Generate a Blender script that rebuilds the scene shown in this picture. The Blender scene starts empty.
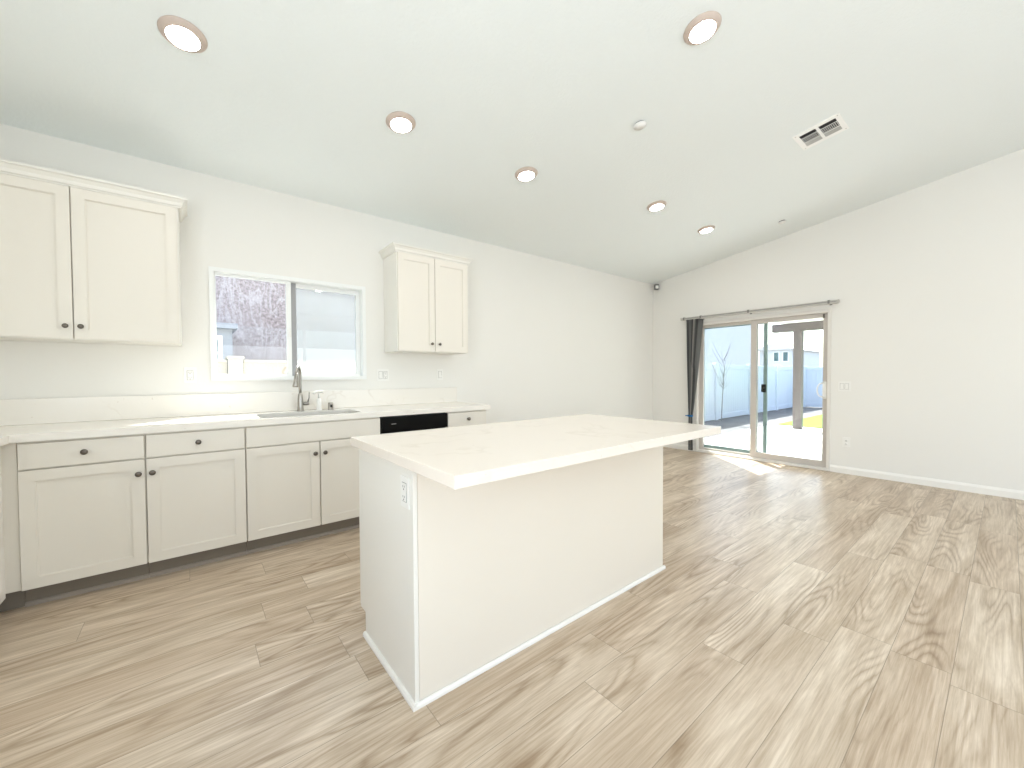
import bpy, bmesh, math, random
from mathutils import Vector, Matrix
random.seed(4)
sc = bpy.context.scene
PI = math.pi

# ------------------------------------------------------------------ camera
H_CAM, F_PX = 1.2025, 399.82
YAW, PITCH, ROLL = math.radians(51.2108), math.radians(1.2863), math.radians(-0.3042)
d = Vector((math.cos(YAW)*math.cos(PITCH), math.sin(YAW)*math.cos(PITCH), -math.sin(PITCH)))
r = Vector((math.sin(YAW), -math.cos(YAW), 0)); u = r.cross(d)
r2 = r*math.cos(ROLL)+u*math.sin(ROLL); u2 = -r*math.sin(ROLL)+u*math.cos(ROLL)
cam_data = bpy.data.cameras.new('camera'); cam = bpy.data.objects.new('camera', cam_data)
sc.collection.objects.link(cam); sc.camera = cam
cam.matrix_world = Matrix(((r2.x, u2.x, -d.x, 0), (r2.y, u2.y, -d.y, 0), (r2.z, u2.z, -d.z, H_CAM), (0, 0, 0, 1)))
cam_data.sensor_width = 36; cam_data.lens = F_PX/1024*36; cam_data.clip_start = 0.05; cam_data.clip_end = 200

# ------------------------------------------------------------------ world, sun, exposure
SUN_AZ = math.atan2(0.748, 0.664); SUN_EL = math.radians(51)
world = bpy.data.worlds.new('sky'); sc.world = world; world.use_nodes = True
wn = world.node_tree; wn.nodes.clear()
wo = wn.nodes.new('ShaderNodeOutputWorld'); wb_ = wn.nodes.new('ShaderNodeBackground')
sky = wn.nodes.new('ShaderNodeTexSky'); sky.sky_type = 'NISHITA'; sky.sun_disc = False
sky.sun_elevation = SUN_EL; sky.sun_rotation = PI/2-SUN_AZ; sky.air_density = 1.0; sky.dust_density = 3.0
hz = wn.nodes.new('ShaderNodeMix'); hz.data_type = 'RGBA'; hz.inputs[0].default_value = 0.35; hz.inputs[7].default_value = (2.6, 2.75, 2.9, 1)   # thin bright haze over the blue sky
wn.links.new(sky.outputs[0], hz.inputs[6]); wn.links.new(hz.outputs[2], wb_.inputs[0]); wn.links.new(wb_.outputs[0], wo.inputs[0]); wb_.inputs[1].default_value = 0.55
sl = bpy.data.lights.new('sun', 'SUN'); so = bpy.data.objects.new('sun', sl); sc.collection.objects.link(so)
sl.energy = 13.0; sl.angle = math.radians(0.6); sl.color = (1.0, 0.98, 0.95)
so.rotation_euler = Vector((math.cos(SUN_AZ)*math.cos(SUN_EL), math.sin(SUN_AZ)*math.cos(SUN_EL), math.sin(SUN_EL))).to_track_quat('Z', 'Y').to_euler()
so.location = (9, 7, 8)
LAMP = 62.0            # radiance of the ceiling lamps' diffusers
def area(name, loc, rot, sx, sy, e, col):
    l = bpy.data.lights.new(name, 'AREA'); l.shape = 'RECTANGLE'; l.size = sx; l.size_y = sy; l.energy = e; l.color = col
    o = bpy.data.objects.new(name, l); sc.collection.objects.link(o); o.location = loc; o.rotation_euler = rot; return o
# added area lights outside the added rear and near windows, standing in for daylight
area('daylight_fill_rear', (2.4, -4.25, 1.45), (PI/2+1.0, 0, 0), 4.2, 2.1, 75, (0.88, 0.95, 1.0))
area('daylight_fill_near', (-1.62, -1.0, 1.35), (PI/2+.9, 0, -PI/2), 3.2, 1.9, 95, (0.86, 0.94, 1.0))
sc.view_settings.view_transform = 'Standard'; sc.view_settings.look = 'None'
sc.view_settings.gamma = 1; sc.view_settings.use_curve_mapping = False
sc.view_settings.exposure = 0.62
sc.cycles.use_denoising = True
sc.cycles.max_bounces = 12; sc.cycles.diffuse_bounces = 8; sc.cycles.transparent_max_bounces = 16
sc.cycles.sample_clamp_indirect = 6; sc.cycles.caustics_reflective = False; sc.cycles.caustics_refractive = False

# ------------------------------------------------------------------ dimensions solved from the photograph
W, L, HW, S = 3.784, 6.101, 2.715, 0.150      # kitchen wall y, far wall x, wall height there, ceiling slope
XN, YR, YRIDGE = -1.364, -4.1, -0.7           # near wall x, rear wall y, ridge y
def ceil_z(y): return HW + S*(W-y) if y > YRIDGE else HW + S*(W-YRIDGE) - S*(YRIDGE-y)

# ------------------------------------------------------------------ materials
def mat(name, col, rough=0.5, metal=0.0, spec=0.5, **kw):
    m = bpy.data.materials.new(name); m.use_nodes = True
    b = m.node_tree.nodes['Principled BSDF']
    b.inputs['Base Color'].default_value = (*col, 1); b.inputs['Roughness'].default_value = rough
    b.inputs['Metallic'].default_value = metal; b.inputs['Specular IOR Level'].default_value = spec
    for k, v in kw.items(): b.inputs[k.replace('_', ' ')].default_value = v
    return m
class N:
    """tiny node-graph helper"""
    def __init__(s, m): s.m = m; s.t = m.node_tree; s.b = s.t.nodes.get('Principled BSDF')
    def new(s, ty, **kw):
        n = s.t.nodes.new(ty)
        for k, v in kw.items(): setattr(n, k, v)
        return n
    def link(s, a, b): s.t.links.new(a, b)
    def put(s, v, inp):
        if isinstance(v, (int, float, tuple)): inp.default_value = v
        else: s.link(v, inp)
    def math(s, op, a, b=0.0, c=None, clamp=False):
        n = s.new('ShaderNodeMath', operation=op, use_clamp=clamp)
        s.put(a, n.inputs[0]); s.put(b, n.inputs[1])
        if c is not None: s.put(c, n.inputs[2])
        return n.outputs[0]
    def coords(s, kind='Object'): return s.new('ShaderNodeTexCoord').outputs[kind]
    def xyz(s, v): n = s.new('ShaderNodeSeparateXYZ'); s.link(v, n.inputs[0]); return n.outputs
    def comb(s, x, y, z=0.0):
        n = s.new('ShaderNodeCombineXYZ')
        for v, i in zip((x, y, z), n.inputs): s.put(v, i)
        return n.outputs[0]
    def scale(s, v, sc_):
        n = s.new('ShaderNodeVectorMath', operation='MULTIPLY'); s.link(v, n.inputs[0]); n.inputs[1].default_value = sc_; return n.outputs[0]
    def noise(s, v, sc_, det=3.0, rough=0.5, dist=0.0):
        n = s.new('ShaderNodeTexNoise'); s.link(v, n.inputs['Vector']); n.inputs['Scale'].default_value = sc_
        n.inputs['Detail'].default_value = det; n.inputs['Roughness'].default_value = rough; n.inputs['Distortion'].default_value = dist
        return n.outputs[0]
    def ramp(s, f, stops):
        n = s.new('ShaderNodeValToRGB'); s.put(f, n.inputs[0]); e = n.color_ramp.elements
        while len(e) < len(stops): e.new(0.5)
        for el, (p, c) in zip(e, stops):
            el.position = p; el.color = (*c, 1) if isinstance(c, tuple) else (c, c, c, 1)
        return n.outputs[0]
    def mix(s, f, a, b, mode='MIX'):
        n = s.new('ShaderNodeMix', data_type='RGBA', blend_type=mode)
        s.put(f, n.inputs[0])
        for v, i in ((a, n.inputs[6]), (b, n.inputs[7])):
            if isinstance(v, tuple): i.default_value = (*v, 1)
            else: s.link(v, i)
        return n.outputs[2]
    def color(s, c): s.link(c, s.b.inputs['Base Color'])
    def bump(s, h, strength, dist):
        n = s.new('ShaderNodeBump'); s.link(h, n.inputs['Height']); n.inputs['Strength'].default_value = strength
        n.inputs['Distance'].default_value = dist; s.link(n.outputs[0], s.b.inputs['Normal'])

def textured_paint(name, col, rough, sc_, strength, dist=0.002, spec=0.4):
    m = mat(name, col, rough, spec=spec); n = N(m); v = n.coords()
    n.bump(n.noise(v, sc_, 2.0, 0.6), strength, dist)
    n.color(n.mix(n.noise(v, 1.3, 2.0), tuple(c*0.985 for c in col), tuple(min(1, c*1.01) for c in col)))
    return m
M = {}
M['wall'] = textured_paint('wall_paint', (0.80, 0.785, 0.75), 0.75, 90, 0.25)
M['ceiling'] = textured_paint('ceiling_texture_paint', (0.81, 0.85, 0.85), 0.8, 55, 0.7, 0.003)
M['trim'] = mat('white_trim_paint', (0.85, 0.83, 0.79), 0.4)
M['cab'] = textured_paint('cabinet_paint', (0.77, 0.73, 0.66), 0.38, 300, 0.05)
M['cab_white'] = textured_paint('cabinet_end_paint', (0.80, 0.78, 0.73), 0.38, 300, 0.05)
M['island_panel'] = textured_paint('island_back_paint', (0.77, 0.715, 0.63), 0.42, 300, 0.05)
M['toe'] = mat('toe_kick_board', (0.21, 0.18, 0.145), 0.5)  # darker vinyl, with the shade of the recess also put into the colour
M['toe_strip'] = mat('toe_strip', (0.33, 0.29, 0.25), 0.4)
M['dark'] = mat('dark_gap', (0.02, 0.018, 0.015), 0.8)
M['panel_vinyl'] = mat('taupe_panel_frame', (0.54, 0.50, 0.46), 0.4)
M['knob'] = mat('brushed_nickel_knob', (0.15, 0.13, 0.11), 0.35, 0.85)
M['steel'] = mat('stainless_steel', (0.36, 0.34, 0.31), 0.3, 1.0)
M['screen_metal_shade'] = mat('screen_metal_and_stile_shade', (0.34, 0.34, 0.35), 0.45)  # screen frame grey, also the window stile's shade put in as colour
M['black'] = mat('black_plastic', (0.004, 0.004, 0.004), 0.3, spec=0.12)
M['vinyl'] = mat('white_vinyl_frame', (0.82, 0.83, 0.82), 0.35)
M['almond_vinyl'] = mat('almond_vinyl_frame', (0.72, 0.69, 0.65), 0.4)
M['screen_frame'] = mat('green_grey_screen_frame', (0.27, 0.35, 0.34), 0.4)
M['plate'] = mat('white_plate', (0.83, 0.82, 0.79), 0.35)
M['plate_detail'] = mat('plate_slot', (0.10, 0.10, 0.10), 0.6)
M['plate_line'] = mat('plate_shadow_line', (0.28, 0.275, 0.265), 0.5)
M['soap'] = mat('white_ceramic', (0.86, 0.84, 0.80), 0.25)
M['rail'] = mat('blind_rail_aluminium', (0.46, 0.44, 0.41), 0.45, 0.1)
M['vane_dark'] = mat('dark_grey_vane', (0.10, 0.10, 0.10), 0.6)
M['vane_mid'] = mat('mid_grey_vane', (0.22, 0.22, 0.215), 0.6)
M['vane_light'] = mat('taupe_vane', (0.42, 0.39, 0.36), 0.6)
M['blue_tape'] = mat('blue_tape', (0.02, 0.16, 0.42), 0.5)
M['vent'] = mat('vent_white_metal', (0.90, 0.90, 0.89), 0.4)
M['vent_dark'] = mat('vent_inside', (0.03, 0.03, 0.03), 0.8)
M['vent_grey'] = mat('vent_grey_blade', (0.42, 0.42, 0.41), 0.5)
M['lamp_trim'] = mat('lamp_trim', (0.56, 0.46, 0.40), 0.45)  # brownish tone carries the shade on the ring's slanted face
M['sensor_dark'] = mat('sensor_grey', (0.16, 0.16, 0.15), 0.4)
M['quartz_seam'] = mat('dark_seam', (0.10, 0.07, 0.05), 0.6)

m = bpy.data.materials.new('lamp_diffuser'); m.use_nodes = True; t = m.node_tree; t.nodes.clear()
e_ = t.nodes.new('ShaderNodeEmission'); o_ = t.nodes.new('ShaderNodeOutputMaterial')
e_.inputs[0].default_value = (1.0, 0.96, 0.91, 1); e_.inputs[1].default_value = LAMP; t.links.new(e_.outputs[0], o_.inputs[0]); M['lamp'] = m

def glass(name, tint, gl=0.08):
    m = bpy.data.materials.new(name); m.use_nodes = True; t = m.node_tree; t.nodes.clear()
    o = t.nodes.new('ShaderNodeOutputMaterial'); mx = t.nodes.new('ShaderNodeMixShader')
    tr = t.nodes.new('ShaderNodeBsdfTransparent'); g = t.nodes.new('ShaderNodeBsdfGlossy'); fr = t.nodes.new('ShaderNodeLayerWeight')
    tr.inputs[0].default_value = (*tint, 1); g.inputs['Roughness'].default_value = 0.01; fr.inputs[0].default_value = 0.5
    pw = t.nodes.new('ShaderNodeMath'); pw.operation = 'POWER'; pw.inputs[1].default_value = 4.5; ml = t.nodes.new('ShaderNodeMath'); ml.operation = 'MULTIPLY_ADD'; ml.inputs[1].default_value = 0.9; ml.inputs[2].default_value = 0.03
    t.links.new(fr.outputs[1], pw.inputs[0]); t.links.new(pw.outputs[0], ml.inputs[0]); t.links.new(ml.outputs[0], mx.inputs[0]); t.links.new(tr.outputs[0], mx.inputs[1]); t.links.new(g.outputs[0], mx.inputs[2])
    t.links.new(mx.outputs[0], o.inputs[0]); return m
M['glass'] = glass('window_glass', (0.95, 0.98, 0.98))
def mesh_screen(name, opac, col):
    m = bpy.data.materials.new(name); m.use_nodes = True; t = m.node_tree; t.nodes.clear()
    o = t.nodes.new('ShaderNodeOutputMaterial'); mx = t.nodes.new('ShaderNodeMixShader')
    tr = t.nodes.new('ShaderNodeBsdfTransparent'); df = t.nodes.new('ShaderNodeBsdfDiffuse'); df.inputs[0].default_value = (*col, 1)
    mx.inputs[0].default_value = opac; t.links.new(tr.outputs[0], mx.inputs[1]); t.links.new(df.outputs[0], mx.inputs[2])
    t.links.new(mx.outputs[0], o.inputs[0]); return m
M['screen'] = mesh_screen('insect_screen_mesh', 0.34, (0.80, 0.82, 0.83))
M['screen_dark'] = mesh_screen('door_screen_mesh', 0.10, (0.35, 0.38, 0.42))

# oak-look plank floor, planks 1.22 x 0.18 m running along x
m = mat('oak_look_planks', (0.5, 0.42, 0.34), 0.34, spec=0.55); n = N(m); v = n.coords(); X, Y, Z = n.xyz(v)
PW, PLN = 0.18, 1.22
ry = n.math('DIVIDE', n.math('SUBTRACT', Y, 0.127), PW); row = n.math('FLOOR', ry); fy_ = n.math('FRACT', ry)
wn1 = n.new('ShaderNodeTexWhiteNoise', noise_dimensions='1D'); n.link(row, wn1.inputs['W'])
rx = n.math('ADD', n.math('DIVIDE', X, PLN), n.math('MULTIPLY', wn1.outputs[0], 7.0)); colm = n.math('FLOOR', rx); fx_ = n.math('FRACT', rx)
wn2 = n.new('ShaderNodeTexWhiteNoise', noise_dimensions='2D'); n.link(n.comb(row, colm), wn2.inputs['Vector'])
rnd = wn2.outputs[0]; rcol = n.xyz(wn2.outputs[1])
gx = n.math('ADD', X, n.math('MULTIPLY', rcol[0], 37.0)); gy = n.math('ADD', Y, n.math('MULTIPLY', rcol[1], 23.0))
gv = n.comb(gx, gy, n.math('MULTIPLY', rcol[2], 9.0))
fine = n.noise(n.scale(gv, (3.5, 110, 1)), 1.0, 6.0, 0.68, 0.4)
mid = n.noise(n.scale(gv, (1.1, 9.0, 1)), 1.0, 4.0, 0.6, 0.8)
cn = n.noise(n.scale(gv, (0.75, 5.5, 1)), 1.0, 1.2, 0.35, 0.25)
cn = n.math('ADD', n.math('MULTIPLY', cn, 17.0), n.math('MULTIPLY', n.noise(n.scale(gv, (6.0, 60.0, 1)), 1.0, 3.0, 0.6), 0.55))
cath = n.ramp(n.math('PINGPONG', cn, 0.5), [(0.0, 0.0), (0.16, 0.55), (0.42, 1.0)])
cmask = n.ramp(n.noise(n.scale(gv, (0.9, 4.0, 1)), 1.0, 2.0), [(0.44, 0.12), (0.60, 1.0)])
tone = n.ramp(rnd, [(0.0, (0.68, 0.565, 0.445)), (0.35, (0.75, 0.64, 0.515)), (0.7, (0.80, 0.70, 0.58)), (1.0, (0.71, 0.60, 0.48))])
c = n.mix(n.ramp(mid, [(0.3, 1.0), (0.7, 0.0)]), tone, n.mix(1.0, tone, (0.62, 0.56, 0.485), 'MULTIPLY'))
c = n.mix(n.math('MULTIPLY', n.ramp(fine, [(0.38, 1.0), (0.62, 0.0)]), 0.55), c, n.mix(1.0, c, (0.60, 0.53, 0.45), 'MULTIPLY'))
c = n.mix(n.math('MULTIPLY', n.math('SUBTRACT', 1.0, cath), n.math('MULTIPLY', cmask, 0.75)), c, n.mix(1.0, c, (0.52, 0.44, 0.35), 'MULTIPLY'))
ey = n.math('MULTIPLY', n.math('MINIMUM', fy_, n.math('SUBTRACT', 1.0, fy_)), PW)
ex = n.math('MULTIPLY', n.math('MINIMUM', fx_, n.math('SUBTRACT', 1.0, fx_)), PLN)
seam = n.math('LESS_THAN', n.math('MINIMUM', ex, ey), 0.0012)
c = n.mix(n.math('MULTIPLY', seam, 0.55), c, (0.13, 0.10, 0.07)); n.color(c)
n.bump(n.math('SUBTRACT', n.math('MULTIPLY', fine, 0.3), seam), 0.15, 0.001)
M['floor'] = m

# quartz worktop
def quartz(name, col):
    m = mat(name, col, 0.22, spec=0.5); n = N(m); v = n.coords()
    warp = n.noise(v, 1.6, 4.0, 0.6)
    dv = n.new('ShaderNodeVectorMath', operation='ADD'); n.link(v, dv.inputs[0]); n.link(n.scale(n.comb(warp, warp, warp), (1.3, 0.9, 0.7)), dv.inputs[1])
    w = n.new('ShaderNodeTexWave', wave_type='BANDS', bands_direction='DIAGONAL'); n.link(dv.outputs[0], w.inputs['Vector'])
    w.inputs['Scale'].default_value = 1.1; w.inputs['Distortion'].default_value = 5.0; w.inputs['Detail'].default_value = 3.0
    vein = n.ramp(w.outputs[1], [(0.0, 1.0), (0.035, 0.25), (0.09, 0.0)])
    vm = n.ramp(n.noise(v, 3.5, 2.0), [(0.45, 0.0), (0.65, 1.0)])
    c = n.mix(n.math('MULTIPLY', n.math('MULTIPLY', vein, vm), 0.22), col, (0.55, 0.47, 0.38))
    sp = n.ramp(n.noise(v, 26.0, 2.0, 0.7), [(0.71, 0.0), (0.78, 0.5)])
    c = n.mix(sp, c, (0.50, 0.41, 0.32)); n.color(c); return m
M['quartz'] = quartz('quartz_veined', (0.82, 0.785, 0.73))
M['quartz_warm_lit'] = quartz('quartz_warm_lit', (0.80, 0.73, 0.655))  # same quartz with the warm lamp light put into its colour

# exterior
def blotchy(name, a, b, sc_, rough=0.85, bump=0.4, bs=40, det=4.0):
    m = mat(name, a, rough, spec=0.2); n = N(m); v = n.coords()
    n.color(n.mix(n.ramp(n.noise(v, sc_, det, 0.6), [(0.3, 0.0), (0.7, 1.0)]), a, b)); n.bump(n.noise(v, bs, 3.0), bump, 0.01); return m
M['concrete'] = blotchy('patio_concrete', (0.82, 0.83, 0.83), (0.88, 0.88, 0.87), 2.0)
M['dirt'] = blotchy('bare_soil', (0.09, 0.09, 0.092), (0.19, 0.185, 0.18), 3.0, bs=15)
M['fence'] = mat('white_vinyl_fence', (0.66, 0.70, 0.78), 0.5)  # white vinyl with the blue of the skylight put into its colour
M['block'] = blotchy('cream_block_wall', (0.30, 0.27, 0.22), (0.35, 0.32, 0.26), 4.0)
M['stucco_grey'] = blotchy('pale_grey_stucco', (0.66, 0.67, 0.68), (0.72, 0.72, 0.72), 3.0)
m = blotchy('pink_grey_stucco', (0.50, 0.44, 0.45), (0.66, 0.60, 0.60), 9.0, bs=60, det=6.0); M['stucco_pink'] = m
n = N(m); v = n.coords()
wsp = n.noise(n.scale(v, (1.5, 1.0, 0.42)), 1.6, 5.0, 0.55, 2.6)
sw_ = n.ramp(n.math('ABSOLUTE', n.math('SUBTRACT', wsp, 0.5)), [(0.0, 0.45), (0.02, 0.22), (0.05, 0.0)])
base = n.mix(n.ramp(n.noise(v, 24.0, 5.0, 0.9), [(0.40, 0.0), (0.60, 1.0)]), (0.13, 0.09, 0.085), (0.52, 0.43, 0.41))
base = n.mix(n.ramp(n.noise(n.scale(v, (1.0, 1.0, 0.5)), 1.2, 3.0), [(0.35, 0.0), (0.7, 0.5)]), base, (0.52, 0.45, 0.44))
n.color(n.mix(sw_, base, (0.66, 0.60, 0.60)))
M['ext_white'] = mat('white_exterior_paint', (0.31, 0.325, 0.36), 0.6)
M['ext_glass'] = mat('dark_house_glass', (0.05, 0.13, 0.14), 0.1)
M['roof'] = mat('pale_roof', (0.70, 0.69, 0.68), 0.8)
M['patio_wood'] = mat('taupe_painted_wood', (0.13, 0.11, 0.10), 0.6)
M['patio_ceiling'] = mat('cream_patio_soffit', (0.84, 0.81, 0.76), 0.7)
M['twig'] = mat('twig_bark', (0.22, 0.19, 0.17), 0.9)
m = mat('lawn', (0.25, 0.42, 0.05), 0.9, spec=0.1); n = N(m); v = n.coords()
n.color(n.mix(n.noise(v, 30.0, 4.0, 0.8), (0.08, 0.19, 0.025), (0.19, 0.31, 0.05))); M['grass'] = m

# ------------------------------------------------------------------ mesh helpers
C = sc.collection
ORIGIN = {}
class MB:
    def __init__(s): s.bm = bmesh.new()
    def box(s, x0, x1, y0, y1, z0, z1, bev=0.0, seg=1):
        b = bmesh.new(); bmesh.ops.create_cube(b, size=1)
        for v in b.verts: v.co = Vector(((x0+x1)/2+v.co.x*(x1-x0), (y0+y1)/2+v.co.y*(y1-y0), (z0+z1)/2+v.co.z*(z1-z0)))
        if bev > 0: bmesh.ops.bevel(b, geom=b.edges[:], offset=bev, segments=seg, affect='EDGES', profile=0.7)
        return s.join(b)
    def join(s, b):
        me = bpy.data.meshes.new('tmp'); b.to_mesh(me); b.free(); s.bm.from_mesh(me); bpy.data.meshes.remove(me); return s
    def prism(s, outer, holes=(), axis='z', lo=0.0, hi=1.0):
        """2D outline (with holes) extruded along an axis. axis x: pts=(y,z); y: pts=(x,z); z: pts=(x,y)"""
        b = bmesh.new()
        def P(p, h): return {'x': (h, p[0], p[1]), 'y': (p[0], h, p[1]), 'z': (p[0], p[1], h)}[axis]
        caps = []
        for h in (lo, hi):
            es = []; rings = []
            for loop in [outer]+list(holes):
                vs = [b.verts.new(P(p, h)) for p in loop]
                es += [b.edges.new((vs[i], vs[(i+1) % len(vs)])) for i in range(len(vs))]; rings.append(vs)
            bmesh.ops.triangle_fill(b, use_beauty=True, use_dissolve=False, edges=es); caps.append(rings)
        for ra, rb in zip(*caps):
            k = len(ra)
            for i in range(k): b.faces.new((ra[i], ra[(i+1) % k], rb[(i+1) % k], rb[i]))
        bmesh.ops.recalc_face_normals(b, faces=b.faces[:])
        return s.join(b)
    def lathe(s, prof, seg=32, mtx=None):
        """prof: list of (radius, height) about local z"""
        b = bmesh.new(); rings = []
        for (rad, h) in prof:
            if rad < 1e-6: rings.append([b.verts.new((0, 0, h))])
            else: rings.append([b.verts.new((rad*math.cos(2*PI*i/seg), rad*math.sin(2*PI*i/seg), h)) for i in range(seg)])
        for a, c in zip(rings, rings[1:]):
            for i in range(seg):
                j = (i+1) % seg
                if len(a) == 1 and len(c) == 1: continue
                if len(a) == 1: b.faces.new((a[0], c[i], c[j]))
                elif len(c) == 1: b.faces.new((a[i], a[j], c[0]))
                else: b.faces.new((a[i], a[j], c[j], c[i]))
        bmesh.ops.recalc_face_normals(b, faces=b.faces[:])
        for f in b.faces: f.smooth = True
        if mtx: bmesh.ops.transform(b, matrix=mtx, verts=b.verts[:])
        return s.join(b)
    def tube(s, pts, rads, seg=14, cap=True):
        pts = [Vector(p) for p in pts]
        if isinstance(rads, (int, float)): rads = [rads]*len(pts)
        b = bmesh.new(); rings = []; up = None
        for i, p in enumerate(pts):
            t_ = (pts[min(i+1, len(pts)-1)]-pts[max(i-1, 0)]).normalized()
            if up is None: up = t_.orthogonal().normalized()
            up = (up-t_*up.dot(t_)).normalized(); w_ = t_.cross(up)
            rings.append([b.verts.new(p+(up*math.cos(2*PI*k/seg)+w_*math.sin(2*PI*k/seg))*rads[i]) for k in range(seg)])
        for a, c in zip(rings, rings[1:]):
            for k in range(seg):
                f = b.faces.new((a[k], a[(k+1) % seg], c[(k+1) % seg], c[k])); f.smooth = True
        if cap: b.faces.new(rings[0][::-1]); b.faces.new(rings[-1])
        bmesh.ops.recalc_face_normals(b, faces=b.faces[:])
        return s.join(b)
def put(name, mb, material, parent=None, local=False, smooth=None):
    """link mb as ONE mesh object; coordinates are world unless local"""
    me = bpy.data.meshes.new(name); bm = mb.bm
    if parent is not None:
        if not local: bm.transform(ORIGIN[parent].inverted())
    elif not local:
        xs = [v.co for v in bm.verts]
        c = Vector(((min(p.x for p in xs)+max(p.x for p in xs))/2, (min(p.y for p in xs)+max(p.y for p in xs))/2, min(p.z for p in xs)))
    bm.to_mesh(me); bm.free()
    o = bpy.data.objects.new(name, me); C.objects.link(o); me.materials.append(material)
    if parent is not None: o.parent = parent; ORIGIN[o] = ORIGIN[parent]
    else: ORIGIN[o] = Matrix.Identity(4)
    return o
def thing(name, label, cat, loc, rot=(0, 0, 0), group=None):
    o = bpy.data.objects.new(name, None); C.objects.link(o); o.location = loc; o.rotation_euler = rot
    o.empty_display_size = 0.1
    o['label'] = label; o['category'] = cat
    if group: o['group'] = group
    from mathutils import Euler
    ORIGIN[o] = Matrix.Translation(loc) @ Euler(rot).to_matrix().to_4x4(); return o
def tag(o, label, cat, group=None):
    o['label'] = label; o['category'] = cat
    if group: o['group'] = group
    # move the origin to the thing's base
    me = o.data; xs = [v.co for v in me.vertices]
    c = Vector(((min(p.x for p in xs)+max(p.x for p in xs))/2, (min(p.y for p in xs)+max(p.y for p in xs))/2, min(p.z for p in xs)))
    me.transform(Matrix.Translation(-c)); o.location = c; ORIGIN[o] = Matrix.Translation(c)
    return o
def struct(name, mb, material, label=None, cat=None):
    o = put(name, mb, material); o['kind'] = 'structure'
    o['label'] = label; o['category'] = cat; return o
def rect(x0, x1, z0, z1): return [(x0, z0), (x1, z0), (x1, z1), (x0, z1)]
def dup(root, loc, rot=None, label=None):
    rr = root.copy(); C.objects.link(rr); rr.location = loc
    if rot is not None: rr.rotation_euler = rot
    if label: rr['label'] = label
    for ch in list(root.children):
        c_ = ch.copy(); C.objects.link(c_); c_.parent = rr
        for g in ch.children:
            g_ = g.copy(); C.objects.link(g_); g_.parent = c_
    return rr

# ------------------------------------------------------------------ room shell
struct('floor', MB().box(XN, L, YR, W, -0.12, 0.0), M['floor'], 'light oak-look plank floor running through the whole room', 'floor')
T = 0.14
WL, WR, WB, WT = 0.119, 1.282, 1.170, 2.029             # kitchen window
DR, DL, DZ = 1.367, 3.055, 1.994                         # sliding door
mb = MB().prism(rect(XN-T, L+T, -0.12, HW), [rect(WL+.02, WR-.02, WB+.02, WT-.02)], 'y', W, W+T)
struct('wall_left', mb, M['wall'], 'cream painted kitchen wall with the window over the sink', 'wall')
mb = MB().prism([(YR, -0.12), (DR+.01, -0.12), (DR+.01, DZ-.01), (DL-.01, DZ-.01), (DL-.01, -0.12), (W, -0.12), (W, ceil_z(W)), (YRIDGE, ceil_z(YRIDGE)), (YR, ceil_z(YR))], [], 'x', L, L+T)
struct('wall_right', mb, M['wall'], 'cream painted end wall with the sliding patio door', 'wall')
mb = MB().prism([(YR, -0.12), (W, -0.12), (W, ceil_z(W)), (YRIDGE, ceil_z(YRIDGE)), (YR, ceil_z(YR))], [rect(-2.6, .6, .4, 2.3)], 'x', XN-T, XN)
struct('wall_near', mb, M['wall'], 'cream painted wall beside the camera, outside the photo', 'wall')
mb = MB().prism(rect(XN-T, L+T, -0.12, ceil_z(YR)), [rect(0.3, 4.5, .4, 2.5)], 'y', YR-T, YR)
struct('wall_rear', mb, M['wall'], 'cream painted wall behind the camera, outside the photo', 'wall')
mb = MB().prism([(YR-T, ceil_z(YR)-S*T), (YRIDGE, ceil_z(YRIDGE)), (W+T, HW-S*T), (W+T, HW-S*T+.15), (YRIDGE, ceil_z(YRIDGE)+.15), (YR-T, ceil_z(YR)-S*T+.15)], [], 'x', XN-T, L+T)
struct('ceiling', mb, M['ceiling'], 'white textured vaulted ceiling rising away from the kitchen wall', 'ceiling')

def base_profile(th, h): return [(0, 0), (th, 0), (th, h*0.72), (th*0.65, h*0.86), (th*0.35, h), (0, h)]
def baseboard(name, x0, x1, y0, y1, side):
    mb = MB(); pr = base_profile(0.015, 0.083)
    if side == 'L': mb.prism([(W-a, b) for a, b in pr], [], 'x', x0, x1)
    else: mb.prism([(L-a, b) for a, b in pr], [], 'y', y0, y1)
    return struct(name, mb, M['trim'], 'thin white painted baseboard', 'baseboard')
baseboard('baseboard_left', 2.24, L-.016, 0, 0, 'L')
b = baseboard('baseboard_right', 0, 0, YR+.02, DR-.002, 'R')
mbx = MB().prism([(L-a, q) for a, q in base_profile(0.015, 0.083)], [], 'y', DL+.002, W-.0005)
put('baseboard_segment', mbx, M['trim'], b)

# ------------------------------------------------------------------ kitchen window (window_1)
def frame_y(x0, x1, z0, z1, w, y0, y1, wr=None, wl=None, wt=None, wb=None):
    wl = w if wl is None else wl; wr = w if wr is None else wr; wt = w if wt is None else wt; wb = w if wb is None else wb
    return MB().prism(rect(x0, x1, z0, z1), [rect(x0+wl, x1-wr, z0+wb, z1-wt)], 'y', y0, y1)
win = struct('window_1', frame_y(WL, WR, WB, WT, .030, W-.022, W-.001), M['vinyl'], 'white vinyl sliding window above the sink', 'window')
put('frame', frame_y(WL+.021, WR-.021, WB+.021, WT-.021, .012, W-.001, W+.10), M['vinyl'], win)
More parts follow.
